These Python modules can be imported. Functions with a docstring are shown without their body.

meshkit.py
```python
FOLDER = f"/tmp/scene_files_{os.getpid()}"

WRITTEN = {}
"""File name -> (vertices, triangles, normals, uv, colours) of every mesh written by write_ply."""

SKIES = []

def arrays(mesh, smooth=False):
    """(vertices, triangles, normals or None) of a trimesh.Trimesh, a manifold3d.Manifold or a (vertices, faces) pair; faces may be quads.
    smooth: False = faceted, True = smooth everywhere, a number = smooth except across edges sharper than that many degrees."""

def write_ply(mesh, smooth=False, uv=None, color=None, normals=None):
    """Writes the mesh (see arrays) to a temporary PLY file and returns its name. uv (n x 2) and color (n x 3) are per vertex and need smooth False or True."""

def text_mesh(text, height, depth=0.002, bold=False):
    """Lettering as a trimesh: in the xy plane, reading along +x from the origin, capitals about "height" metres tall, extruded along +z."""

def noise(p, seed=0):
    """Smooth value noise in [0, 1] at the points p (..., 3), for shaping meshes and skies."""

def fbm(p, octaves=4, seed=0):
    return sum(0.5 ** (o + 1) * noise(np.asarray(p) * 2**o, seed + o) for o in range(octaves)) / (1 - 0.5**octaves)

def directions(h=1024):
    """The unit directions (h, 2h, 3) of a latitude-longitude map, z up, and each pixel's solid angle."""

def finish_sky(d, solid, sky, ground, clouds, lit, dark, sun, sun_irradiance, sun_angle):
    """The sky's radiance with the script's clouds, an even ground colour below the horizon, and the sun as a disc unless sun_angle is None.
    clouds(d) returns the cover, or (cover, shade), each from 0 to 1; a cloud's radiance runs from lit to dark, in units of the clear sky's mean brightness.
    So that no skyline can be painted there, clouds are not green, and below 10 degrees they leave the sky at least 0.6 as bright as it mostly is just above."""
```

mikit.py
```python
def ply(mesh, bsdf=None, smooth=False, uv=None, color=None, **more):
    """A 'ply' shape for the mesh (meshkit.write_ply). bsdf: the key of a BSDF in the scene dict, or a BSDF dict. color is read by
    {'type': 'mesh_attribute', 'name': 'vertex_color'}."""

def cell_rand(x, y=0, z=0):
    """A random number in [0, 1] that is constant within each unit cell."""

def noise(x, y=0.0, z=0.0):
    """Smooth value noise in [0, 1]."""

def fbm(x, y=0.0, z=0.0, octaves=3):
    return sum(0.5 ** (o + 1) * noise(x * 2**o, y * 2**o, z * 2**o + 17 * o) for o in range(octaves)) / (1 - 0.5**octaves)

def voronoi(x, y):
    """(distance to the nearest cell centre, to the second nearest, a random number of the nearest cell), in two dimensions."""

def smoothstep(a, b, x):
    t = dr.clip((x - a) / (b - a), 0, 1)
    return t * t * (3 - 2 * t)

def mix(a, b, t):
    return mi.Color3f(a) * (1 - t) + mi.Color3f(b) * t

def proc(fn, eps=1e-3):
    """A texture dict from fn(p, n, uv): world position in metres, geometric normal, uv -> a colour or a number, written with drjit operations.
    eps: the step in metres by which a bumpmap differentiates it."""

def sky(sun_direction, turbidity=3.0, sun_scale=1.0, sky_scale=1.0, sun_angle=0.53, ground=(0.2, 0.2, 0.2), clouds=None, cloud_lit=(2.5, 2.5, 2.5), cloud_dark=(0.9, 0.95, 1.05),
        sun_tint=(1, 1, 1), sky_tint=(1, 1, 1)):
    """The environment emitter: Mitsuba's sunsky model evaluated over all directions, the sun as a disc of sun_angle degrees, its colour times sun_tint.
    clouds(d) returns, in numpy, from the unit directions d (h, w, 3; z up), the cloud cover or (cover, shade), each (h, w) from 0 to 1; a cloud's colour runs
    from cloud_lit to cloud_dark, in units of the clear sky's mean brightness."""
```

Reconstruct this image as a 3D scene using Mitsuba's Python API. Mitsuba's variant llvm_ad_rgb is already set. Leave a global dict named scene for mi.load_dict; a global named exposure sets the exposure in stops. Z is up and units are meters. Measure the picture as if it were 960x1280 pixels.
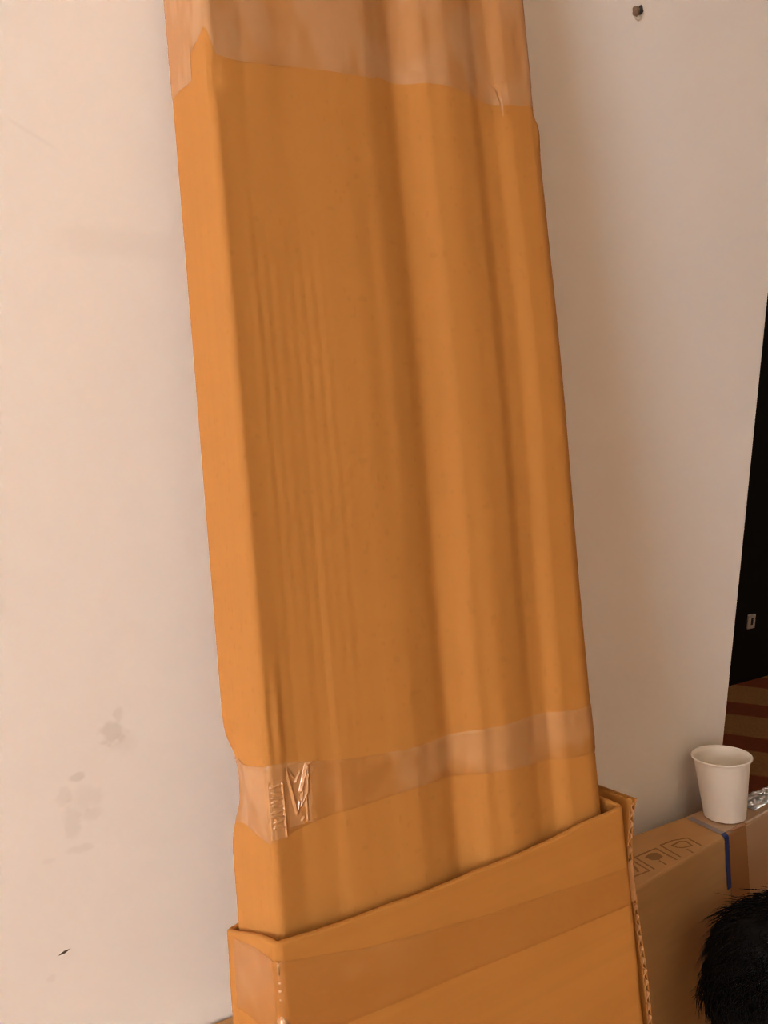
import math
import numpy as np, trimesh, mitsuba as mi, drjit as dr, mikit
import manifold3d as m3
from scipy.interpolate import PchipInterpolator, CubicSpline
from shapely.geometry import LineString, Polygon
from shapely.ops import unary_union
from mikit import noise, fbm, mix, smoothstep, proc

T4 = mi.ScalarTransform4f
scene, labels = {'type': 'scene'}, {}
rng = np.random.default_rng(7)

# ------------------------------------------------------------------ camera, light, exposure
EYE = np.array([0.0, -0.66, 1.35])
YAW, PITCH = 0.45794, math.radians(12.0)
FWD = np.array([math.sin(YAW) * math.cos(PITCH), math.cos(YAW) * math.cos(PITCH), -math.sin(PITCH)])
scene['camera'] = {'type': 'perspective', 'fov': 53.1301, 'fov_axis': 'x', 'near_clip': 0.02, 'far_clip': 50.0,
                   'to_world': T4().look_at(origin=EYE.tolist(), target=(EYE + FWD).tolist(), up=[0, 0, 1])}
exposure = 0.0
LAMP = dict(centre=(-2.65, -2.1, 1.85), r=0.45, h=0.80, rgb=(15.9, 18.4, 20.8))      # unseen drum floor lamp, left behind the camera, placed to light package and wall
ROOM = dict(centre=(-0.3, -2.0, 2.69), rgb=(4.2, 3.7, 2.7))                               # unseen weak ceiling panel, raises the ambient light
FAR = dict(centre=(3.3, 0.1, 2.69), rgb=(14.0, 13.5, 12.0))                                  # unseen ceiling panel beyond the wall, brightens the carpet and shiny film


# ------------------------------------------------------------------ helpers
def put(key, mesh, bsdf, smooth=False, label=None, category=None, group=None, kind=None, **more):
    scene[key] = mikit.ply(mesh, bsdf, smooth=smooth, **more)
    note(key, label, category, group, kind)


def note(key, label=None, category=None, group=None, kind=None):
    d = {k: v for k, v in dict(label=label, category=category, group=group, kind=kind).items() if v}
    if d:
        labels.setdefault(key, {}).update(d)


def box(lo, hi):
    lo, hi = np.array(lo, float), np.array(hi, float)
    b = trimesh.creation.box(extents=hi - lo)
    b.apply_translation((lo + hi) / 2)
    return b


def rbox(lo, hi, r=0.004, seg=12):
    """a box with rounded edges: the hull of eight spheres"""
    lo, hi = np.array(lo, float) + r, np.array(hi, float) - r
    s = m3.Manifold.sphere(r, seg)
    return m3.Manifold.batch_hull([s.translate([x, y, z]) for x in (lo[0], hi[0]) for y in (lo[1], hi[1]) for z in (lo[2], hi[2])])


def to_tri(m):
    if hasattr(m, 'to_mesh'):
        q = m.to_mesh()
        return trimesh.Trimesh(np.array(q.vert_properties[:, :3], float), np.array(q.tri_verts), process=False)
    return m


def grid(P, close_u=False):
    """quads over an (n, m, 3) array of points"""
    n, m = P.shape[:2]
    i, j = np.meshgrid(np.arange(n - 1), np.arange(m if close_u else m - 1), indexing='ij')
    j2 = (j + 1) % m
    a, b, c, d = i * m + j, i * m + j2, (i + 1) * m + j2, (i + 1) * m + j
    return P.reshape(-1, 3), np.stack([a, b, c, d], -1).reshape(-1, 4)


def tri_grid(P, close_u=False, flip=False):
    v, f = grid(P, close_u)
    f = np.vstack([f[:, [0, 1, 2]], f[:, [0, 2, 3]]])
    return trimesh.Trimesh(v, f[:, ::-1] if flip else f, process=False)


def vnoise(x, y, seed=0):
    """smooth value noise in numpy, about -1..1"""
    x, y = np.asarray(x, float), np.asarray(y, float)
    t = np.random.default_rng(seed).uniform(-1, 1, (64, 64))
    i, j = np.floor(x).astype(int), np.floor(y).astype(int)
    a, b = x - i, y - j
    a, b = a * a * (3 - 2 * a), b * b * (3 - 2 * b)
    g = lambda p, q: t[p % 64, q % 64]
    return (g(i, j) * (1 - a) + g(i + 1, j) * a) * (1 - b) + (g(i, j + 1) * (1 - a) + g(i + 1, j + 1) * a) * b


def sstep(a, b, x):
    t = np.clip((x - a) / (b - a), 0, 1)
    return t * t * (3 - 2 * t)


def frame(a, b, c):
    ez = np.array([math.tan(b), math.tan(a), 1.0]); ez /= np.linalg.norm(ez)
    ex = np.array([math.cos(c), math.sin(c), 0.0]); ex -= ez * (ex @ ez); ex /= np.linalg.norm(ex)
    return ex, np.cross(ez, ex), ez


def tube(points, radii, sides=4):
    p = np.asarray(points, float)
    t = np.gradient(p, axis=0); t /= np.linalg.norm(t, axis=1, keepdims=True) + 1e-12
    a = np.cross(t, [0.31, 0.2, 0.93]); a /= np.linalg.norm(a, axis=1, keepdims=True) + 1e-12
    b = np.cross(t, a)
    w = np.arange(sides) * 2 * np.pi / sides
    return p[:, None] + np.asarray(radii)[:, None, None] * (a[:, None] * np.cos(w)[:, None] + b[:, None] * np.sin(w)[:, None])


# ------------------------------------------------------------------ materials
def wall_colour(p, n, uv):
    """matt emulsion with scuffs, smears and one faint painted shadow on it (each has its own place on the plaster)"""
    base = mi.Color3f(0.80, 0.775, 0.735) * (0.975 + 0.05 * fbm(p.x * 5, p.z * 5, 3.0, 3))
    def blot(x, z, rx, rz, k, sharp=0.35):
        d = dr.sqrt(dr.square((p.x - x) / rx) + dr.square((p.z - z) / rz)) + 0.9 * (fbm(p.x * 160, p.z * 160, 1.0, 2) - 0.5)
        return k * (1 - smoothstep(1 - sharp, 1 + sharp, d))
    m = blot(0.060, 1.021, 0.010, 0.011, 0.17) + blot(0.066, 1.036, 0.004, 0.008, 0.10) + blot(0.068, 1.008, 0.010, 0.008, 0.07, .8)
    m += blot(0.028, 0.986, 0.006, 0.004, 0.15) + blot(0.016, 0.972, 0.006, 0.008, 0.07) + blot(0.034, 0.963, 0.013, 0.010, 0.07, .6)
    m += blot(0.021, 0.945, 0.007, 0.013, 0.09) + blot(0.038, 0.948, 0.009, 0.006, 0.07) + blot(0.026, 0.917, 0.009, 0.004, 0.08)
    m += blot(0.000, 0.913, 0.006, 0.003, 0.05) + blot(-0.008, 0.795, 0.004, 0.004, 0.06)
    # grazed line at the upper left and a faint horizontal shadow painted below it
    m += 0.06 * (1 - smoothstep(0.0, 0.0026, dr.abs((p.z - 1.505) + 0.55 * (p.x - 0.036)))) * (1 - smoothstep(0.010, 0.018, dr.abs(p.x - 0.037)))
    m += 0.05 * (1 - smoothstep(0.004, 0.016, dr.abs(p.z - 1.437 + 0.01 * noise(p.x * 40, 2.0)))) * (1 - smoothstep(0.02, 0.06, dr.abs(p.x - 0.09)))
    c = mix(base, (0.40, 0.35, 0.29), dr.clip(m * 1.6, 0, 1))
    d = dr.abs((p.z - 0.8185) - 0.30 * (p.x - 0.0045)) / 0.0017 + dr.abs(p.x - 0.0045) / 0.0062
    return mix(c, (0.07, 0.06, 0.05), 1 - smoothstep(0.75, 1.1, d))


scene['m_wall'] = {'type': 'bumpmap', 'arbitrary': proc(lambda p, n, uv: fbm(p.x * 260, p.z * 260, p.y * 260, 2), 4e-4), 'scale': 0.00025,
                   'bsdf': {'type': 'twosided', 'b': {'type': 'principled', 'base_color': proc(wall_colour), 'roughness': 0.75, 'specular': 0.25}}}
scene['m_bounce_wall'] = {'type': 'twosided', 'b': {'type': 'diffuse', 'reflectance': {'type': 'rgb', 'value': [0.62, 0.46, 0.31]}}}  # unseen left and back walls, tinted to warm the bounced light
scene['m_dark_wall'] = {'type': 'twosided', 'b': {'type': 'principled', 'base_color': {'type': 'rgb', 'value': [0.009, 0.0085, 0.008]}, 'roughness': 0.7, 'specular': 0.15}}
scene['m_ceiling'] = {'type': 'twosided', 'b': {'type': 'diffuse', 'reflectance': {'type': 'rgb', 'value': [0.70, 0.60, 0.47]}}}


def carpet_colour(p, n, uv):
    """woven carpet: brown ground with broad swept bands of dark red"""
    x, y = p.x - 1.60, p.y - 0.30
    w = (dr.sqrt(x * x + y * y) + 0.06 * (noise(p.x * 3.0, p.y * 3.0, 4.0) - 0.5) - 1.224) / 0.281
    band = smoothstep(0.17, 0.22, dr.abs(w - dr.floor(w + 0.5)))
    c = mix((0.25, 0.060, 0.026), (0.39, 0.175, 0.060), band)
    return c * (0.85 + 0.3 * fbm(p.x * 180, p.y * 180, 0.0, 2))


scene['m_carpet'] = {'type': 'diffuse', 'reflectance': proc(carpet_colour)}

# package axes: O is the front left edge of the tall package at eye height
EX, EY, EZ = frame(0.25142, 0.02367, 0.02344)
O = np.array([0.12533, -0.198, 1.35])
PW, PT = 0.2595, 0.0985
EXl, EYl, EZl, Ol = (mi.ScalarVector3f(*[float(x) for x in v]) for v in (EX, EY, EZ, O))


def local(p):
    q = p - mi.Point3f(*[float(x) for x in O])
    d = lambda e: q.x * float(e[0]) + q.y * float(e[1]) + q.z * float(e[2])
    return d(EX), d(EY), d(EZ)


CARD = np.array([0.440, 0.187, 0.041])


def body_card(p, n, uv):
    u, v, s = local(p)
    streak = fbm(u * 210, v * 210, s * 3.0, 3)
    spot = smoothstep(0.80, 0.90, noise(u * 330, v * 330, s * 170))
    return mi.Color3f(*CARD.tolist()) * (0.975 + 0.05 * streak) * (1 - 0.06 * spot) * (0.97 + 0.06 * fbm(u * 14, v * 14, s * 8, 2))


def sleeve_card(p, n, uv):
    u, v, s = local(p)
    streak = fbm((s - 0.06 * u) * 230, u * 4.0, v * 4.0, 3)
    return mi.Color3f(*(CARD * [0.97, 0.95, 0.90]).tolist()) * (0.96 + 0.08 * streak) * (0.96 + 0.08 * fbm(u * 16, v * 16, s * 16, 2))


def tape_colour(p, n, uv):
    """clear film stuck on kraft board: the board shows through, paler where air is trapped"""
    u, v, s = local(p)
    air = fbm(u * 60 + 3, v * 60, s * 22, 3)
    return mix((0.420, 0.192, 0.062), (0.450, 0.232, 0.100), smoothstep(0.35, 0.65, air))


def principled(fn, rough, spec=0.4, **k):
    col = proc(fn) if callable(fn) else {'type': 'rgb', 'value': list(fn)}
    return {'type': 'twosided', 'b': {'type': 'principled', 'base_color': col, 'roughness': rough, 'specular': spec, **k}}


def thin_tape_colour(p, n, uv):
    u, v, s = local(p)
    air = fbm(u * 30 + 8, v * 30, s * 30, 3)
    return mix((0.395, 0.168, 0.042), (0.445, 0.218, 0.082), smoothstep(0.42, 0.66, air))


scene['m_body'] = principled(body_card, 0.72, 0.25)
scene['m_sleeve'] = principled(sleeve_card, 0.70, 0.25)
scene['m_tape'] = principled(tape_colour, 0.42, 0.5)
scene['m_thin_tape'] = principled(thin_tape_colour, 0.38, 0.5)
scene['m_sleeve_tape'] = principled(lambda p, n, uv: mix((0.385, 0.155, 0.034), (0.430, 0.195, 0.056), smoothstep(0.45, 0.75, fbm(local(p)[0] * 26 + 4, local(p)[2] * 40, local(p)[1] * 20, 2)) * (1 - smoothstep(0.05, 0.13, local(p)[0]))), 0.42, 0.4)
scene['m_crinkle'] = principled((0.455, 0.225, 0.085), 0.12, 0.8, clearcoat=1.0, clearcoat_gloss=0.93)
scene['m_flute'] = principled((0.56, 0.28, 0.11), 0.8, 0.2)
scene['m_dark_fold'] = principled((0.20, 0.08, 0.025), 0.85, 0.1)


def carton_card(p, n, uv):
    return mi.Color3f(0.48, 0.265, 0.110) * (0.93 + 0.14 * fbm(p.x * 24, p.y * 60, p.z * 160, 3))


scene['m_carton'] = principled(carton_card, 0.75, 0.2)
scene['m_print'] = principled((0.27, 0.135, 0.05), 0.7, 0.2)
scene['m_blue'] = principled((0.024, 0.040, 0.140), 0.45, 0.4)
scene['m_blue_film'] = principled((0.24, 0.20, 0.20), 0.35, 0.5)
scene['m_brown_tape'] = principled((0.31, 0.140, 0.052), 0.35, 0.5)
scene['m_clear_film'] = principled((0.42, 0.26, 0.15), 0.28, 0.6)
scene['m_shiny_film'] = principled((0.78, 0.76, 0.73), 0.22, 0.9, metallic=0.7, clearcoat=1.0, clearcoat_gloss=0.9)
scene['m_cup'] = principled((0.80, 0.74, 0.66), 0.55, 0.35)
scene['m_hair'] = principled((0.004, 0.003, 0.003), 0.6, 0.08)
scene['m_skin'] = principled((0.42, 0.23, 0.14), 0.55, 0.3)
scene['m_eye'] = principled((0.75, 0.72, 0.68), 0.2, 0.5)
scene['m_iris'] = principled((0.03, 0.015, 0.01), 0.2, 0.5)
scene['m_lip'] = principled((0.36, 0.13, 0.10), 0.5, 0.3)
scene['m_shirt'] = principled((0.020, 0.016, 0.024), 0.85, 0.1)
scene['m_trousers'] = principled((0.03, 0.03, 0.035), 0.85, 0.1)
scene['m_plastic'] = principled((0.55, 0.50, 0.45), 0.4, 0.4)
scene['m_slot'] = principled((0.03, 0.03, 0.03), 0.6, 0.3)
scene['m_plug'] = principled((0.17, 0.115, 0.075), 0.8, 0.2)
scene['m_plaster'] = principled((0.55, 0.50, 0.43), 0.9, 0.1)
scene['m_lampbody'] = principled((0.8, 0.8, 0.8), 0.4, 0.4)

# ------------------------------------------------------------------ the setting
WE = 0.8455                      # free end of the white wall
X0, X1, Y0, Y1, H = -3.6, 4.6, -3.4, 1.34, 2.7
put('floor', box((X0, Y0, -0.1), (X1, Y1 + 0.1, 0)), 'm_carpet', kind='structure', label='brown carpet with swept dark red bands')
put('ceiling', box((X0, Y0, H), (X1, Y1 + 0.1, H + 0.1)), 'm_ceiling', kind='structure')
put('wall_white', to_tri(rbox((X0, 0.0, -0.02), (WE, 0.11, H + 0.02), 0.003)), 'm_wall', kind='structure', label='scuffed off-white painted wall that ends on the right')
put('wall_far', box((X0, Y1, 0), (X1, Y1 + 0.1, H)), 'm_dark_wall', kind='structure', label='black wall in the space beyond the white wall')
put('wall_left', box((X0 - 0.1, Y0 - .1, 0), (X0, Y1 + 0.1, H)), 'm_bounce_wall', kind='structure')
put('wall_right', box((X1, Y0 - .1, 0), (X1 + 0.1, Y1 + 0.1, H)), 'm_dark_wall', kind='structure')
put('wall_back', box((X0, Y0 - 0.1, 0), (X1, Y0, H)), 'm_bounce_wall', kind='structure')


def lamp(key, c, sx, sy, rgb, label):
    put(key + '__housing', to_tri(m3.Manifold.cube([2 * sx + 0.04, 2 * sy + 0.04, 0.03], True).translate([c[0], c[1], H - 0.015])), 'm_lampbody')
    P = np.array([[[c[0] + a * sx, c[1] + b * sy, H - 0.0315] for b in (-1, 1)] for a in (-1, 1)])
    m = tri_grid(P)
    if m.face_normals[0][2] > 0:
        m.invert()
    scene[key + '__diffuser'] = {**mikit.ply(m, 'm_lampbody'), 'emitter': {'type': 'area', 'radiance': {'type': 'rgb', 'value': list(rgb)}}}
    note(key, label, 'ceiling light')


lamp('unseen_ceiling_light', ROOM['centre'], 0.5, 0.5, ROOM['rgb'], 'unseen square ceiling light panel in front of the white wall, raises the ambient light')
lamp('unseen_ceiling_light_001', FAR['centre'], 0.2, 0.2, FAR['rgb'], 'unseen small square ceiling light, brightens the carpet beyond the white wall')


def unseen_floor_lamp(c, r, h, rgb):
    x, y, z = c
    cyl = lambda rad, z0, z1: trimesh.creation.cylinder(radius=rad, segment=[[x, y, z0], [x, y, z1]], sections=48)
    put('unseen_floor_lamp__base', cyl(0.16, 0.0, 0.025), 'm_lampbody', smooth=40)
    put('unseen_floor_lamp__pole', cyl(0.014, 0.025, z - h / 2 - 0.002), 'm_lampbody', smooth=40)
    scene['unseen_floor_lamp__shade'] = {**mikit.ply(cyl(r, z - h / 2, z + h / 2), 'm_lampbody', smooth=40), 'emitter': {'type': 'area', 'radiance': {'type': 'rgb', 'value': list(rgb)}}}
    note('unseen_floor_lamp', 'unseen floor lamp with a glowing drum shade, lights the package from the left', 'floor lamp')


unseen_floor_lamp(LAMP['centre'], LAMP['r'], LAMP['h'], LAMP['rgb'])

# power outlet on the far black wall
put('wall_outlet__plate', to_tri(rbox((2.625, Y1 - 0.009, 0.236), (2.668, Y1, 0.297), 0.003)), 'm_plastic', smooth=40)
put('wall_outlet__socket', to_tri(rbox((2.640, Y1 - 0.0105, 0.252), (2.653, Y1 - 0.004, 0.282), 0.002)), 'm_slot', smooth=40)
note('wall_outlet', 'small pale power outlet low on the black far wall', 'outlet')

# broken wall plug near the top right of the white wall
def lump(c, r, sc, seed):
    m = trimesh.creation.icosphere(subdivisions=3, radius=1.0)
    v = m.vertices
    m.vertices = np.array(c) + v * np.array(sc) * r * (1 + 0.28 * vnoise(v[:, 0] * 2.3 + 7 + v[:, 2] * 1.7, v[:, 1] * 2.3 + 7, seed))[:, None]
    return m


put('wall_plug__socket', lump((0.6068, -0.001, 1.6812), 0.0040, (0.95, 0.8, 1.15), 3), 'm_plug', smooth=60)
put('wall_plug__stub', lump((0.6122, -0.002, 1.6835), 0.0030, (0.75, 1.0, 1.25), 5), 'm_slot', smooth=60)
put('wall_plug__chip', lump((0.6105, -0.0005, 1.6768), 0.0042, (1.3, 0.35, 0.7), 8), 'm_plaster', smooth=60)
note('wall_plug', 'broken dark screw plug in the white wall, upper right', 'wall plug')

# ------------------------------------------------------------------ the tall package
S0, S1 = -1.3600, 0.3900         # from floor to the edge that touches the wall
RC, RR = 0.0045, 0.016           # fold radii: left front, right front
NF = 230


def profile():
    """perimeter of the package: (u, v) base points, outward normals, and the front coordinate 0..1 (else -1)"""
    pts, nor, fr = [], [], []
    for v in np.linspace(PT - RC, RC, 40):                       # left side, from the wall forward
        pts.append((0, v)); nor.append((-1, 0)); fr.append(-1)
    for a in np.linspace(0, np.pi / 2, 9)[1:-1]:
        pts.append((RC - RC * np.cos(a), RC - RC * np.sin(a))); nor.append((-np.cos(a), -np.sin(a))); fr.append(pts[-1][0] / PW)
    for u in np.linspace(RC, PW - RR, NF):
        pts.append((u, 0)); nor.append((0, -1)); fr.append(u / PW)
    for a in np.linspace(0, np.pi / 2, 16)[1:-1]:
        pts.append((PW - RR + RR * np.sin(a), RR - RR * np.cos(a))); nor.append((np.sin(a), -np.cos(a))); fr.append(pts[-1][0] / PW)
    for v in np.linspace(RR, PT - RC, 20):
        pts.append((PW, v)); nor.append((1, 0)); fr.append(-1)
    for u in np.linspace(PW - RC, RC, 30):
        pts.append((u, PT)); nor.append((0, 1)); fr.append(-1)
    return np.array(pts), np.array(nor, float), np.array(fr)


PTS, NOR, FR = profile()
NB = len(PTS)
HX = [0.0, 0.03, 0.09, 0.16, 0.24, 0.32, 0.40, 0.46, 0.505, 0.54, 0.60, 0.66, 0.72, 0.775, 0.81, 0.87, 0.93, 0.97, 1.0]
HY = [0.0, -.2, -1.6, -1.3, -0.4, 0.2, -0.6, -3.0, -5.6, -4.2, 0.6, 2.2, 0.6, -2.0, -2.4, 0.4, 0.6, -.4, -1.0]
HFUN = PchipInterpolator(HX, np.array(HY) * 1.55e-3)


def disp(s):
    """outward displacement of the perimeter at the height s (array k) -> (k, NB)"""
    s = np.asarray(s, float)[:, None]
    f = np.clip(FR, 0, 1)[None, :]
    on = (FR >= 0)[None, :]
    fw = f + 0.010 * vnoise(s * 3.1 + 0 * f, 3 * f + 1, 11)                          # folds wander slightly along the length
    amp = 0.85 + 0.15 * vnoise(s * 4, 0 * f + 2, 5)
    d = HFUN(np.clip(fw, 0, 1)) * amp
    # fine corrugation showing through near the left front fold
    flw = sstep(0.025, 0.07, f) * (1 - sstep(0.22, 0.34, f)) * sstep(-0.34, -0.20, s) * (1 - sstep(0.03, 0.14, s))
    d = d + 0.00013 * (0.8 + 0.4 * vnoise(f * 30, s * 6, 33)) * flw * np.sin(2 * np.pi * (f * PW + 0.002 * vnoise(s * 5, f * 0, 3)) / 0.0074)
    d = d + 0.00055 * vnoise(f * 26, s * 3.5, 21) + 0.0009 * vnoise(f * 9, s * 2.2, 22)
    # kinks of the left fold: below the upper tape and at the middle tape
    d = d - 0.0022 * np.exp(-((f - 0.012) / 0.016) ** 2 - ((s - 0.168) / 0.013) ** 2)
    d = d - 0.0008 * np.exp(-((f - 0.035) / 0.02) ** 2 - ((s + 0.225) / 0.03) ** 2) * np.cos((f - 0.02) * 160)
    d = np.where(on, d, 0)
    # the tapes pull the board in
    right = (NOR[:, 0] > 0.3)[None, :] * np.ones_like(s)
    d = d - right * 0.0022 * sstep(0.176, 0.192, s)
    d = d + right * 0.0012 * np.exp(-((s - 0.172) / 0.012) ** 2)
    return d


def shift(u, v, s):
    """sideways bow of the whole package, and the rear left edge pulled in by the middle tape"""
    pinch = np.exp(-np.abs((s + 0.282) / 0.028) ** 3) * 0.009 * sstep(0.03, PT, v) * (1 - sstep(0.0, 0.06, u))
    return 0.0012 * np.sin(3.4 * s + 0.6) + 0.0016 * (u / PW) * vnoise(s * 5, 0 * s, 31) + pinch


def outline(s, off=0.0):
    """world points of the package's surface at the heights s, pushed out by off -> (k, NB, 3)"""
    d = disp(s) + off
    u = PTS[:, 0][None] + NOR[:, 0][None] * d
    v = PTS[:, 1][None] + NOR[:, 1][None] * d
    # a slight bow of the whole package so that its sides are not ruler straight
    s = np.asarray(s, float)[:, None]
    u = u + shift(PTS[:, 0][None], PTS[:, 1][None], s)
    return O + u[..., None] * EX + v[..., None] * EY + s[..., None] * EZ


ss = np.linspace(S0, S1, 380)
P = outline(ss)
v, f = grid(P, True)
f = np.vstack([f[:, [0, 1, 2]], f[:, [0, 2, 3]]])
n0 = len(v)
caps = []
for row, fl in ((0, 1), (len(ss) - 1, 0)):
    c = len(v); v = np.vstack([v, P[row].mean(0)])
    i = np.arange(NB) + row * NB; j = (np.arange(NB) + 1) % NB + row * NB
    caps.append(np.stack([j, i, i * 0 + c] if fl else [i, j, i * 0 + c], 1))
body = trimesh.Trimesh(v, np.vstack([f] + caps), process=False)
if body.volume < 0:
    body.invert()
put('cardboard_package__body', body, 'm_body', smooth=32)
note('cardboard_package', 'tall narrow brown cardboard package bound with clear tape, leaning against the white wall', 'package')

IL0, IF0, IF1, IR1 = 0, 40, 40 + 7 + NF, 40 + 7 + NF + 14      # index ranges on the perimeter


def band(lo, hi, i0, i1, off, rows=24, wrinkle=0.0, seed=1):
    """a strip of tape on the package: lo(i), hi(i) give its edges along the perimeter index"""
    idx = np.arange(i0, i1)
    a, b = np.array([lo(i) for i in idx]), np.array([hi(i) for i in idx])
    Q = np.zeros((rows, len(idx), 3))
    for k, t in enumerate(np.linspace(0, 1, rows)):
        s = a + (b - a) * t
        edge = off * (0.35 if k in (0, rows - 1) else 1.0)
        w = wrinkle * (vnoise(idx * 0.11, s * 160, seed) + 0.6 * vnoise(idx * 0.31, s * 60, seed + 1))
        d = disp(s)
        dd = d[np.arange(len(idx)), idx] + edge + w
        u = PTS[idx, 0] + NOR[idx, 0] * dd; vv = PTS[idx, 1] + NOR[idx, 1] * dd
        u = u + shift(PTS[idx, 0], PTS[idx, 1], s)
        Q[k] = O + u[:, None] * EX + vv[:, None] * EY + s[:, None] * EZ
    return tri_grid(Q)


def curve(table):
    x, y = zip(*table)
    g = PchipInterpolator(x, y)
    return lambda i: float(g(np.clip(i, x[0], x[-1])))


def pf(frac):                    # perimeter index at a fraction of the front face
    return IF0 + 7 + frac * (NF - 1)


# upper tape: lower edge steps on the left side, then runs slightly down and up across the front
up_lo = curve([(0, .204), (12, .196), (24, .187), (25, .2025), (34, .2005), (IF0 + 1, .199), (IF0 + 9, .182), (pf(.05), .181), (pf(.25), .185), (pf(.46), .188), (pf(.47), .1905), (pf(.63), .1912), (pf(.78), .189), (pf(.90), .1875), (pf(1.0), .190), (IR1 + 20, .192)])
put('cardboard_package__tape', band(up_lo, lambda i: 0.33, 0, IR1 + 20, 0.0005, 40, 0.00018, 3), 'm_tape', smooth=True, label='clear packing tape wrapped round the upper part')
# second layer of the same tape, shorter, on the right
up2_lo = curve([(pf(.50), .201), (pf(.63), .197), (pf(.80), .2005), (pf(1.0), .206), (IR1 + 20, .208)])
put('cardboard_package__tape_001', band(up2_lo, lambda i: 0.33, int(pf(.47)), IR1 + 20, 0.0009, 30, 0.00018, 9), 'm_tape', smooth=True)
# middle tape
mid_hi = curve([(0, -.264), (20, -.259), (IF0 + 6, -.249), (pf(.05), -.250), (pf(.12), -.253), (pf(.25), -.2565), (pf(.42), -.258), (pf(.60), -.2565), (pf(.80), -.256), (pf(1.), -.258), (IR1 + 20, -.258)])
mid_lo = curve([(0, -.309), (20, -.300), (IF0 + 6, -.294), (pf(.05), -.291), (pf(.12), -.288), (pf(.25), -.286), (pf(.42), -.284), (pf(.60), -.286), (pf(.80), -.289), (pf(1.), -.292), (IR1 + 20, -.292)])
put('cardboard_package__tape_002', band(mid_lo, mid_hi, 0, IR1 + 20, 0.0006, 28, 0.00022, 14), 'm_thin_tape', smooth=True, label='clear packing tape wrapped round the middle')
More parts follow.
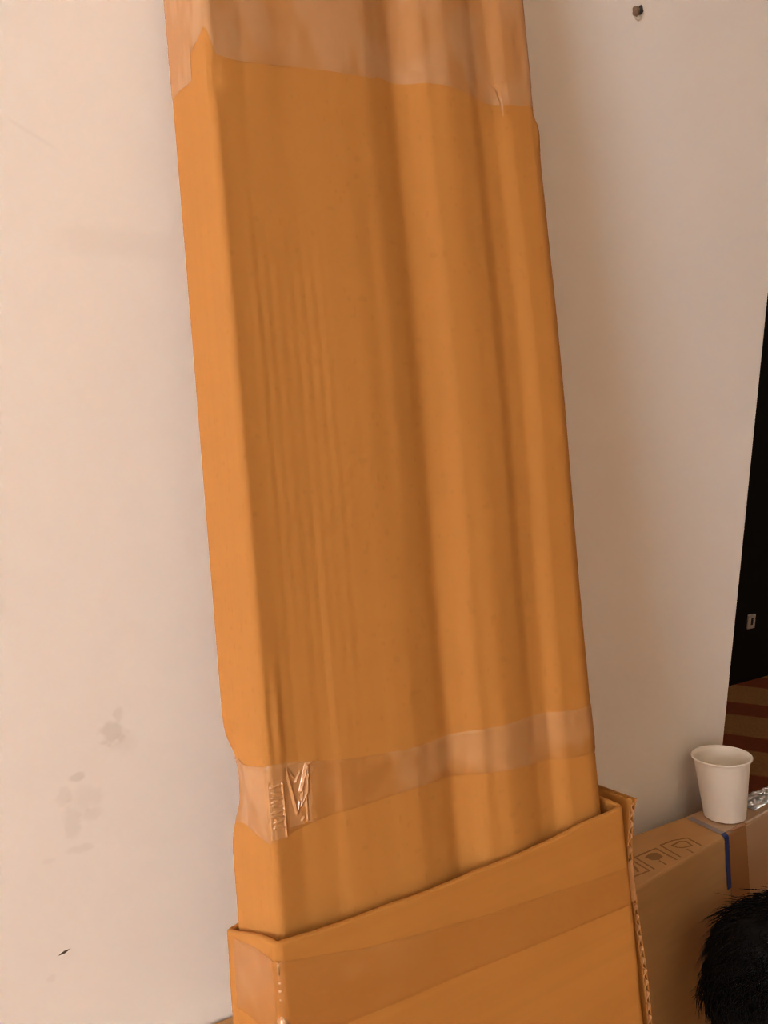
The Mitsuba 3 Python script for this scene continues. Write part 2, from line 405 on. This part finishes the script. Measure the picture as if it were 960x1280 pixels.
# loose crinkled film of the middle tape at the left front fold
def crinkle(u0, u1, s0, s1, ridges, off=0.00065, rows=110, cols=80, seed=41):
    """loose film between u0..u1 (metres along the front) and s0..s1 with folds: (x0, y0, x1, y1, height, half width) in the patch's unit square"""
    uu = np.linspace(u0, u1, cols); xx = np.linspace(0, 1, cols)
    idx = np.interp(uu, PTS[IF0:IR1, 0], np.arange(IF0, IR1))
    pu, pv, nu, nv = (np.interp(idx, np.arange(NB), a) for a in (PTS[:, 0], PTS[:, 1], NOR[:, 0], NOR[:, 1]))
    size = np.array([u1 - u0, s1 - s0])
    Q = np.zeros((rows, cols, 3))
    for k, t in enumerate(np.linspace(0, 1, rows)):
        s = np.full(cols, s0 + (s1 - s0) * t)
        d = np.interp(idx, np.arange(NB), disp(s[:1])[0]) + off
        for x0, y0, x1, y1, hgt, wid in ridges:
            a = np.array([x0, y0]) * size; ab = np.array([x1, y1]) * size - a
            p = np.stack([xx * size[0], np.full(cols, t * size[1])], 1) - a
            q = np.clip(p @ ab / (ab @ ab), 0, 1)
            r = np.linalg.norm(p - q[:, None] * ab, axis=1)
            d = np.maximum(d, d * 0 + np.interp(idx, np.arange(NB), disp(s[:1])[0]) + off + hgt * np.clip(1 - r / wid, 0, 1) * (1 + .3 * vnoise(xx * 9, t * 14 + 0 * xx, seed)))
        Q[k] = O + (pu + nu * d + shift(pu, pv, s))[:, None] * EX + (pv + nv * d)[:, None] * EY + s[:, None] * EZ
    return tri_grid(Q)


rungs = [(.06, 0.0, .04, 1, .0009, .0011), (.93, 0.0, .90, .93, .0010, .0011)]
for y, h in ((.90, .9), (.80, .7), (.72, 1.), (.63, .8), (.58, .6), (.46, 1.1), (.40, 1.), (.28, .6), (.20, .8)):
    rungs.append((.06 + .1 * rng.random(), y, .92, y + .05 * rng.normal(), .0009 * h, .0010))
put('cardboard_package__crinkled_film', crinkle(0.0010, 0.0105, -.2925, -.2585, rungs), 'm_crinkle', smooth=True, label='shiny crinkled film on the left fold')
vees = [(.02, .95, .30, .20, .0016, .0014), (.05, .97, .25, .80, .0012, .0010), (.50, .55, .78, .95, .0018, .0016), (.78, .95, .98, 1.0, .0012, .0012), (.80, .93, .72, .50, .0018, .0015),
        (.72, .50, .45, .30, .0013, .0012), (.30, .20, .42, .38, .0014, .0011), (.58, .62, .50, .35, .0012, .0010), (.66, .05, .68, .45, .0008, .0012), (.46, .07, .55, .12, .0016, .0009), (.34, .72, .52, .86, .0010, .0010)]
put('cardboard_package__crinkled_film_001', crinkle(0.0125, 0.0300, -.288, -.252, vees, seed=47), 'm_crinkle', smooth=True)
# twisted tag of film sticking out at the upper tape on the right
tag_pts = np.array([[.205, -.004, .197], [.208, -.008, .189], [.211, -.0075, .181], [.2145, -.004, .1745]])
Q = np.array([[O + (u - w * .0032) * EX + (v - abs(w) * .001 - 0.002) * EY + (s + w * .002) * EZ for w in np.linspace(-1, 1, 7) * k] for (u, v, s), k in zip(tag_pts, (0.9, 0.8, 0.5, 0.15))])
put('cardboard_package__film_tag', tri_grid(Q), 'm_crinkle', smooth=True)

# ------------------------------------------------------------------ the sleeve: an outer cardboard wrap with an open top
SL, SR = -0.0060, PW + 0.0045
SF, SB = -0.0095, PT + 0.012


def sleeve_ring(inset):
    pts, nor = [], []
    r = 0.006
    def arc(cu, cv, a0, a1, n):
        for a in np.linspace(a0, a1, n):
            pts.append((cu + (r - inset) * np.cos(a), cv + (r - inset) * np.sin(a)))
    L, R, F_, B = SL, SR, SF, SB
    n = 26
    for v in np.linspace(B - r, F_ + r, n, endpoint=False): pts.append((L + inset, v))
    arc(L + r, F_ + r, np.pi, 1.5 * np.pi, 8)
    for u in np.linspace(L + r, R - r, 120)[1:-1]: pts.append((u, F_ + inset))
    arc(R - r, F_ + r, 1.5 * np.pi, 2 * np.pi, 8)
    for v in np.linspace(F_ + r, B - r, n)[1:]: pts.append((R - inset, v))
    arc(R - r, B - r, 0, .5 * np.pi, 6)
    for u in np.linspace(R - r, L + r, 40)[1:-1]: pts.append((u, B - inset))
    arc(L + r, B - r, .5 * np.pi, np.pi, 6)
    return np.array(pts)


RO, RI = sleeve_ring(0.0), sleeve_ring(0.0042)
TOPU = PchipInterpolator([-.01, .0, .05, .11, .175, .24, .256, .28], [-.3475, -.3470, -.3472, -.3455, -.3405, -.3335, -.3325, -.330])


def sleeve_top(uv):
    u, v = uv[:, 0], uv[:, 1]
    t = TOPU(np.clip(u, -.01, .28)) - 0.37 * np.clip(v, 0, PT + .01) * (u < 0.1) * np.clip(1 - u / .1, 0, 1)
    return t + 0.0009 * vnoise(u * 45, v * 45, 61) + 0.0012 * np.exp(-((u - 0.004) / 0.006) ** 2) * 0


def sleeve_pt(uv, s, out=0.0):
    c = np.array([PW / 2, PT / 2])
    u, v = uv[:, 0].copy(), uv[:, 1].copy()
    front = np.clip(1 - np.abs(v - SF) / 0.02, 0, 1)
    side = np.clip(1 - np.abs(u - SL) / 0.012, 0, 1)
    bow = 0.0030 * np.sin(np.pi * np.clip((u - SL) / (SR - SL), 0, 1)) - 0.0020 * np.exp(-((u - .12) / .05) ** 2)
    v = v - front * (bow * sstep(-.30, -.50, s) + 0.0011 * vnoise(u * 18, s * 34, 71) + 0.0006 * vnoise(u * 5, s * 130, 72) + out)
    u = u - side * (0.0012 * vnoise(v * 20, s * 30, 75) + out)
    # lower down the board stands off less at the right, as it is bound round there
    u = u + 0.0045 * np.clip((u - .2) / .06, 0, 1) * sstep(-.335, -.36, s) * 0 + 0.0012 * np.sin(3.4 * s + .6)
    return O + u[:, None] * EX + v[:, None] * EY + s[:, None] * EZ


top_o = sleeve_top(RO)
rows = []
K = 90
bott = S0 + 0.004
for k in range(K):                         # outer skin from the bottom up
    t = (k / (K - 1)) ** 0.6
    rows.append(sleeve_pt(RO, bott + (top_o - 0.0022 - bott) * t))
mid = (RO + RI) / 2
for a in np.linspace(0, np.pi, 9)[1:-1]:   # rounded folded rim
    ring = mid + (RO - mid) * np.cos(a)
    rows.append(sleeve_pt(ring, top_o - 0.0022 + 0.0022 * np.sin(a)))
for t in (0, .03, .1, .3, 1.0):            # inner skin
    rows.append(sleeve_pt(RI, top_o - 0.0022 + (bott - top_o) * t))
rows.append(rows[0])
sl = tri_grid(np.array(rows), True)
if sl.volume < 0:
    sl.invert()
put('cardboard_package__sleeve', sl, 'm_sleeve', smooth=50, label='outer cardboard wrap open at its slanted top edge')

# overlapping end of the wrap on the right side, its corrugated cut edge facing forward
FLAP_W = PchipInterpolator([-1.37, -.62, -.488, -.43, -.402, -.392, -.371, -.352, -.340, -.3325], [.0070, .0078, .0068, .0046, .0025, .0020, .0030, .0070, .0095, .0125])


def flap_u(s):
    return SR - 0.0010 + FLAP_W(s) + 0.0003 * np.sin(s * 90)


fs = np.concatenate([np.linspace(-1.36, -0.62, 40)[:-1], np.linspace(-0.62, -0.3325, 240)])
THK = 0.0046


def flap_v(s):
    return -0.0040 + 0.0006 * vnoise(s * 40, 0 * s, 81)


def flap_sheet(off, v_in):
    Q = []
    for w in (0.0, 0.0007):
        for vv in ((0, 1) if w == 0 else (1, 0)):
            Q.append([O + (flap_u(s) + off + w) * EX + ((flap_v(np.array([s]))[0] if vv == 0 else v_in)) * EY + s * EZ for s in fs])
    Q.append(Q[0])
    return tri_grid(np.array(Q))


sheets = [flap_sheet(0, PT + .005), flap_sheet(THK - 0.0007, PT + .005)]
put('cardboard_package__overlap_flap', trimesh.util.concatenate(sheets), 'm_sleeve', smooth=40, label='overlapping cardboard flap on the right side')
fs2 = np.linspace(-1.36, -0.335, 3000)
wave = np.sin(2 * np.pi * fs2 / 0.0082 + 0.8 * np.sin(fs2 * 60))
Q = []
for w, vv in ((0, 0), (0, 1), (0.0006, 1), (0.0006, 0), (0, 0)):
    uu = flap_u(fs2) + THK / 2 + wave * (THK / 2 - 0.0005) + w - 0.0003
    v_ = (flap_v(fs2) - 0.0006) if vv == 0 else flap_v(fs2) + 0.02
    Q.append(O + uu[:, None] * EX + v_[:, None] * EY + fs2[:, None] * EZ)
put('cardboard_package__corrugated_edge', tri_grid(np.array(Q)), 'm_flute', smooth=True, label='raw cut edge with its wavy fluting showing')

# tape round the sleeve: over the front, round the right fold and over the flap
def sleeve_band(lo, hi, rows=26, off=0.0006, wrinkle=0.0002, seed=1, u_range=None, bsdf='m_tape', key='tape'):
    idx = [i for i in range(len(RO)) if RO[i, 1] < SB - 0.02 and (u_range is None or u_range[0] <= RO[i, 0] <= u_range[1])]
    R = RO[idx]
    Q = []
    for k in range(rows):
        t = k / (rows - 1)
        s = lo(R) + (hi(R) - lo(R)) * t
        e = 0.4 if k in (0, rows - 1) else 1.0
        Q.append(sleeve_pt(R, s, off * e + wrinkle * vnoise(R[:, 0] * 120, s * 190, seed)))
    Q = np.array(Q)
    return tri_grid(Q)


lo1 = lambda R: -.4050 + 0.0025 * np.clip(R[:, 0] / .256, 0, 1) - 0.30 * np.clip(R[:, 1], 0, .11) * (R[:, 0] < .05)
hi1 = lambda R: np.interp(R[:, 0], [0, .05, .13, .256], [-.3575, -.366, -.3725, -.3755]) - 0.30 * np.clip(R[:, 1], 0, .11) * (R[:, 0] < .05)
put('cardboard_package__tape_003', sleeve_band(lo1, hi1, seed=91), 'm_sleeve_tape', smooth=True, label='packing tape wrapped round the lower outer wrap')
# its run over the flap on the right
Q = []
for s in np.linspace(-.404, -.3745, 14):
    uo = flap_u(s) + THK + 0.0006
    pv = [(SR + 0.0006, SF + 0.0045), (SR + 0.0030, SF + 0.0044), (uo - 0.0012, -0.0048), (uo, -0.0036), (uo, 0.02), (uo, PT)]
    Q.append([O + u * EX + v * EY + s * EZ for u, v in pv])
put('cardboard_package__tape_004', tri_grid(np.array(Q)), 'm_tape', smooth=30)
# shiny puckered film down the sleeve's left fold
def pucker():
    s_ = np.linspace(-.399, -.357, 130); w_ = np.linspace(-1, 1, 13)
    Q = np.zeros((len(s_), len(w_), 3))
    for a, s in enumerate(s_):
        foot = np.exp(-((s + .392) / .0035) ** 2)
        half = 0.24 + 0.12 * vnoise(s * 300, 1.0, 95) + 0.35 * foot
        for b, w in enumerate(w_):
            ang = np.pi * 1.27 + w * half
            k = (1 - w * w)
            bead = 0.5 + 0.5 * math.sin(2 * math.pi * s / 0.0052 + 2.5 * vnoise(s * 120, 2.0, 97))
            rr = 0.0063 + k * (0.0004 + 0.0013 * bead + 0.0005 * vnoise(s * 520, w * .8 + 3, 96) + 0.0022 * foot)
            cu, cv = SL + 0.006, SF + 0.006
            Q[a, b] = O + (cu + rr * np.cos(ang) + 0.0012 * np.sin(3.4 * s + .6)) * EX + (cv + rr * np.sin(ang)) * EY + s * EZ
    return tri_grid(Q)


put('cardboard_package__crinkled_film_002', pucker(), 'm_crinkle', smooth=True)

# ------------------------------------------------------------------ the low carton with the cup
LEAN = math.radians(10.0)
BX, BY, BZ = frame(LEAN, 0.0, 0.0)
BO = np.array([0.0, -0.0395, 0.7640])       # a point of its top back edge; x runs along the wall
SC = 0.965


def bpt(x, y, z):                           # y forward (towards the room is negative), z along the carton
    return BO + SC * (x * BX + y * BY + z * BZ)


BL = (BO[2] + 0.0 - 0.002) / math.cos(LEAN) - 0.0  # back length down to the floor
def front_y(x):
    return -0.093 + 0.152 * (x - 0.581)     # the carton is a little narrower towards the right


xa, xb = 0.425, 1.06
hullpts = []
sph = m3.Manifold.sphere(0.004, 12)
zb = -0.7970
for x in (xa, xb):
    for y in (0.0 - .004, front_y(x) + .004):
        for z in (-0.004, zb):
            q = bpt(x + (.004 if x == xa else -.004), y, z)
            q[2] = max(q[2], 0.0045)
            hullpts.append(sph.translate(q.tolist()))
low = np.array([m.bounding_box()[2] for m in hullpts]).min()
put('carton__body', to_tri(m3.Manifold.batch_hull(hullpts)), 'm_carton', smooth=40)
note('carton', 'long brown cardboard carton with blue tape and printed letters, behind the tall package', 'box')

# printed hollow letters on its top, in carton coordinates
def stroke(pts, w=0.0022):
    return LineString(pts).buffer(w / 2, cap_style=2, join_style=2)


TY = lambda y: (y + 0.018) / math.cos(LEAN)  # world y of the plan -> carton y
ink = [stroke([(.599, -.091), (.6255, -.091), (.6255, -.060), (.606, -.060)]), stroke([(.622, -.066), (.613, -.086)], .003), stroke([(.598, -.075), (.610, -.070)]),
       stroke([(.6325, -.092), (.6335, -.060), (.669, -.058), (.669, -.091)]), Polygon([(.643, -.066), (.656, -.063), (.663, -.067), (.662, -.076), (.652, -.080), (.645, -.076)]), stroke([(.651, -.081), (.651, -.092)]),
       stroke([(.6775, -.089), (.679, -.056), (.700, -.0555), (.7195, -.061), (.7185, -.085)]), stroke([(.690, -.064), (.705, -.062), (.712, -.067), (.709, -.077), (.697, -.075), (.692, -.071), (.690, -.064)]), stroke([(.698, -.080), (.697, -.090)])]
shape = unary_union(ink)
parts = []
for g in getattr(shape, 'geoms', [shape]):
    e = trimesh.creation.extrude_polygon(g, 0.0003)
    v = e.vertices
    e.vertices = np.array([bpt(x, TY(y), z - 0.0001) for x, y, z in v])
    parts.append(e)
put('carton__lettering', trimesh.util.concatenate(parts), 'm_print', label='hollow printed letters on the top')


def strap(x0, x1, lift, back=0.0, down=-0.30, wave=0.0, seed=1, n=40, topcut=None, skew=0.0):
    """a strip of tape over the carton's top and down its front between x0 and x1"""
    path = []
    r = 0.0045
    for y in np.linspace(back, 0, 2): pass
    Q = []
    for x in np.linspace(x0, x1, 8):
        fy = front_y(x)
        row = [(y, lift) for y in np.linspace(back, fy + r, 14)]
        row += [(fy + r - (r + lift) * math.sin(a), -r + (r + lift) * math.cos(a)) for a in np.linspace(0, np.pi / 2, 7)[1:]]
        row += [(fy - lift, z) for z in np.linspace(-r, down, n)[1:]]
        Q.append([bpt(x + skew * max(0, -z), y - wave * vnoise(np.array([x * 60]), np.array([z * 50 + y * 80]), seed)[0], z + wave * vnoise(np.array([x * 60 + 9]), np.array([y * 120]), seed)[0]) for y, z in row])
    return tri_grid(np.array(Q), flip=False)


put('carton__clear_tape', strap(0.766, xb - 0.002, 0.0004, back=-0.002, down=-0.34, wave=0.0004, seed=5), 'm_clear_film', smooth=30, label='clear film wrapped round the right part')
put('carton__brown_tape', strap(0.7655, 0.806, 0.0009, back=-0.062, down=-0.30, wave=0.0002, seed=6), 'm_brown_tape', smooth=30, label='brown tape band beside the blue strip')
put('carton__blue_tape', strap(0.7575, 0.7665, 0.0013, back=front_y(.76) + 0.003, down=-0.068), 'm_blue', smooth=30, label='narrow blue tape strip down the front')
put('carton__film_strip', strap(0.7575, 0.7665, 0.0010, back=-0.006, down=-0.0046)if False else tri_grid(np.array([[bpt(x, y, 0.0012) for y in np.linspace(-0.008, front_y(.76) + 0.004, 8)] for x in (0.7575, 0.7665)])), 'm_blue_film', label='greyed strip of tape across the top')
# crumpled shiny film on the top right
def shiny():
    n, m = 90, 60
    Q = np.zeros((n, m, 3))
    for a, x in enumerate(np.linspace(0.845, 1.04, n)):
        for b, t in enumerate(np.linspace(0, 1, m)):
            y = -0.004 + (front_y(x) + 0.012 + 0.004) * t
            e = min(1, 6 * t, 6 * (1 - t), (x - .845) * 60 + .1)
            h = 0.0030 * (1 - abs(vnoise(np.array([x * 150 + y * 60]), np.array([y * 130]), 101)[0]) * 1.6) + 0.0016 * vnoise(np.array([x * 420]), np.array([y * 260 + x * 90]), 102)[0]
            Q[a, b] = bpt(x, y, 0.0008 + e * (0.0022 + h))
    return tri_grid(Q)


put('carton__shiny_film', shiny(), 'm_shiny_film', smooth=True, label='crumpled shiny clear film on the top')

# ------------------------------------------------------------------ paper cup
def cup():
    rb, rt, h, th = 0.0258, 0.0346, 0.0800, 0.0007
    R = [(0.0, 0.004), (rb - 0.0025, 0.004), (rb - 0.0022, 0.0002), (rb, 0.0), (rb + 0.0003, 0.0012)]
    R += [(rb + (rt - rb) * t, h * t) for t in np.linspace(0.03, 0.962, 20)]
    R += [(rt + 0.0016 + 0.0014 * math.cos(a), h - 0.0014 + 0.0016 * math.sin(a)) for a in np.linspace(-1.6, 3.6, 14)]
    R += [(rb + (rt - rb) * t - th, h * t) for t in np.linspace(0.955, 0.07, 16)] + [(0.0, 0.0055)]
    return trimesh.creation.revolve(np.array(R), sections=72)


c = cup()
M = np.eye(4); M[:3, 0], M[:3, 1], M[:3, 2] = BX, BY, BZ
M[:3, :3] *= SC
M[:3, 3] = bpt(0.8035, -0.0290, 0.0020)
c.apply_transform(M)
put('paper_cup', c, 'm_cup', smooth=50, label='plain white paper cup standing on the printed carton', category='cup')

# ------------------------------------------------------------------ low carton behind the package on the left
AX = math.radians(8)
LX, LY, LZ = frame(AX, 0, 0)
hp = []
for x in (-0.36, 0.31):
    for y in (-0.004, -0.066):
        for z in (-0.004, -0.688):
            q = np.array([0, -0.0015, 0.687]) + x * LX + y * LY + z * LZ
            q[2] = max(q[2], 0.0045)
            hp.append(sph.translate(q.tolist()))
put('carton_001__body', to_tri(m3.Manifold.batch_hull(hp)), 'm_carton', smooth=40)
Q = np.array([[np.array([0, -0.0015, 0.687]) + x * LX + y * LY + 0.0005 * LZ for x in (-0.35, 0.30)] for y in (-0.022, -0.048)])
put('carton_001__tape', tri_grid(Q), 'm_clear_film')
note('carton_001', 'brown cardboard carton low against the wall, at the bottom left behind the package', 'box')

# ------------------------------------------------------------------ person kneeling on the floor, back of the head in view
HC = np.array([0.650, -0.270, 0.728])       # centre of the head


def skeleton(bones, infl=0.0, edge=0.02, smooth_n=12, cut=None):
    out = m3.Manifold()
    for a, ra, b, rb in bones:
        s = [m3.Manifold.sphere(r + infl, 20).translate(list(map(float, p))) for p, r in ((a, ra), (b, rb))]
        out = out + m3.Manifold.batch_hull(s)
    t = to_tri(out.refine_to_length(edge))
    t.merge_vertices()
    trimesh.smoothing.filter_taubin(t, iterations=smooth_n)
    return t


hip = np.array([0.645, -0.700, 0.185]); chest = np.array([0.647, -0.520, 0.415]); neck = np.array([0.648, -0.335, 0.585])
def mir(p, sgn): return np.array([0.647 + sgn * p[0], p[1], p[2]])
torso, arms, legs, hands = [(hip, .115, chest, .105), (chest, .105, np.array([.647, -.37, .515]), .085)], [], [], []
for sg in (-1, 1):
    sh, el, wr = mir((.165, -.375, .530), sg), mir((.205, -.50, .300), sg), mir((.120, -.43, .195), sg)
    torso += [(np.array([.647, -.38, .52]), .075, sh, .052), (chest + [sg * .05, 0, 0], .095, hip + [sg * .06, 0, 0], .105)]
    arms += [(sh, .050, el, .038), (el, .037, wr, .026)]
    hp_, kn, an, to = mir((.085, -.700, .165), sg), mir((.115, -.395, .072), sg), mir((.075, -.750, .050), sg), mir((.065, -.84, .022), sg)
    legs += [(hp_, .088, kn, .056), (kn, .054, an, .036), (an, .034, to, .020)]
    palm = wr + np.array([-sg * .012, .045, -.022])
    hands += [(wr, .026, palm + [.022 * sg, .01, 0], .014), (wr, .026, palm - [.022 * sg, -.01, 0], .014), (wr, .024, palm + [0, .012, 0], .015)]
    for k in range(4):
        a = palm + np.array([sg * (.027 - .018 * k), .012 + .004 * (k in (1, 2)), 0])
        b = a + np.array([sg * .004 * (1.5 - k), .032, -.006]); cc = b + np.array([0, .022 - .004 * (k in (0, 3)), -.017])
        hands += [(a, .0095, b, .0085), (b, .0085, cc, .0070)]
    th = palm + np.array([-sg * .022, -.022, .002]); t2 = th + np.array([-sg * .022, .026, -.008]); t3 = t2 + np.array([-sg * .006, .024, -.008])
    hands += [(th, .012, t2, .0095), (t2, .0095, t3, .0078)]
TURN = math.radians(-52)                     # the head is turned away, to the right


def hd(x, y, z):
    return HC + np.array([x * math.cos(TURN) - y * math.sin(TURN), x * math.sin(TURN) + y * math.cos(TURN), z])


headb = [(HC, .074, hd(0, .022, .012), .074), (hd(0, .03, -.03), .058, hd(0, .062, -.088), .028), (hd(0, .058, -.005), .034, hd(0, .064, -.045), .034),
         (hd(0, .090, -.012), .009, hd(0, .104, -.040), .012), (neck + [0, .0, -.03], .056, hd(0, -.005, -.045), .052)]
for sg in (-1, 1):
    headb += [(hd(sg * .070, .005, .0), .009, hd(sg * .072, .000, -.032), .008), (hd(sg * .071, -.012, .005), .006, hd(sg * .073, -.014, -.02), .006)]
skin = skeleton(torso + arms + legs + hands + headb, 0, 0.010, 16)
put('person__body', skin, 'm_skin', smooth=True)
note('person', 'person with messy black hair at the right edge, turned away in front of the carton', 'person')
put('person__shirt', skeleton(torso + [(a, ra, a + (b - a) * k, rb) for (a, ra, b, rb), k in zip(arms, (1, .8, 1, .8))], 0.010, 0.02), 'm_shirt', smooth=True)
put('person__trousers', skeleton([(hip + [-.05, 0, -.02], .112, hip + [.05, 0, -.02], .112)] + [b for i, b in enumerate(legs) if i % 3 < 2], 0.009, 0.02), 'm_trousers', smooth=True)
for sg, nm in ((-1, 'person__eye'), (1, 'person__eye_001')):
    e = trimesh.creation.icosphere(subdivisions=2, radius=.0125); e.apply_translation(hd(sg * .031, .0815, -.008))
    put(nm, e, 'm_eye', smooth=True)
    e = trimesh.creation.icosphere(subdivisions=2, radius=.0060); e.apply_translation(hd(sg * .031, .0900, -.009))
    put(nm + '__iris', e, 'm_iris', smooth=True)
mo = trimesh.creation.icosphere(subdivisions=2, radius=1.0); mo.vertices = np.array([hd(*q) for q in mo.vertices * [.022, .006, .007] + [0, .096, -.068]])
put('person__mouth', mo, 'm_lip', smooth=True)

# hair: a thick cap with tufts, and loose strands
cap = trimesh.creation.icosphere(subdivisions=5, radius=1.0)
d = cap.vertices.copy()
rad = 0.0880 + 0.007 * vnoise(d[:, 0] * 3 + 5, d[:, 2] * 3 + d[:, 1] * 2 + 9, 201) + 0.0035 * vnoise(d[:, 0] * 9 + 5, d[:, 2] * 9 + d[:, 1] * 7 + 9, 202)
fwd = -d[:, 0] * math.sin(TURN) + d[:, 1] * math.cos(TURN)
def tuft_at(px, py, d=d):                        # a tuft towards a given side and up, seen from the room
    t = px * np.array([math.cos(YAW), -math.sin(YAW), 0]) + py * np.array([.092, .187, .978]) - .15 * FWD
    t /= np.linalg.norm(t)
    return np.exp(-((1 - d @ t) / 0.035))


rad = rad + 0.014 * tuft_at(-.74, .70) - 0.004 * tuft_at(-.93, .36) + 0.004 * tuft_at(-1.0, .05)
face = sstep(0.10, 0.45, fwd - 0.5 * (d[:, 2] - 0.15))           # hairline: opens over the face
low_ = sstep(-0.55, -0.80, d[:, 2])
rad = rad * (1 - 0.30 * np.maximum(face * (d[:, 2] < .62), low_))
cap.vertices = HC + d * rad[:, None] * [1.0, 1.04, 1.06]
put('person__hair', cap, 'm_hair', smooth=True)
vs, fs_, at = [], [], 0
for k in range(5200):
    d = rng.normal(size=3); d /= np.linalg.norm(d)
    fw = -d[0] * math.sin(TURN) + d[1] * math.cos(TURN)
    if d[2] < -0.70 or (fw > 0.35 and d[2] < 0.45):
        continue
    tuft = vnoise(np.array([d[0] * 5 + 3]), np.array([d[2] * 5 + d[1] * 4 + 3]), 205)[0]
    L = 0.010 + 0.009 * rng.random() + 0.012 * max(0, tuft)
    side = np.cross(d, [0.2, .3, 1.0]); side /= np.linalg.norm(side)
    down = np.cross(side, d)
    down *= -np.sign(down[2]) if abs(down[2]) > 1e-6 else 1
    bend = down * (0.9 + 0.5 * rng.random()) + side * rng.normal() * 0.7
    lift = 0.22 + 0.20 * rng.random() + 0.35 * (rng.random() < 0.05) + 0.25 * max(0, tuft)
    p0 = HC + d * np.array([.085, .088, .090]) * (1 + 0.17 * tuft_at(-.74, .70, d) - .045 * tuft_at(-.93, .36, d) + .045 * tuft_at(-1.0, .05, d))
    ts = np.linspace(0, 1, 5)
    pts = [p0 + L * (d * lift * t * 1.6 * (1 - .45 * t) + bend * (.25 * t + .75 * t * t)) for t in ts]
    r = np.array([1, .95, .8, .55, .15]) * 0.00055
    tb = tube(pts, r, 3)
    v_, f_ = grid(tb, True)
    vs.append(v_); fs_.append(f_ + at); at += len(v_)
hv, hf = np.vstack(vs), np.vstack(fs_)
put('person__hair_strands', (hv, hf), 'm_hair', smooth=True, kind='stuff', label='loose black hair strands')
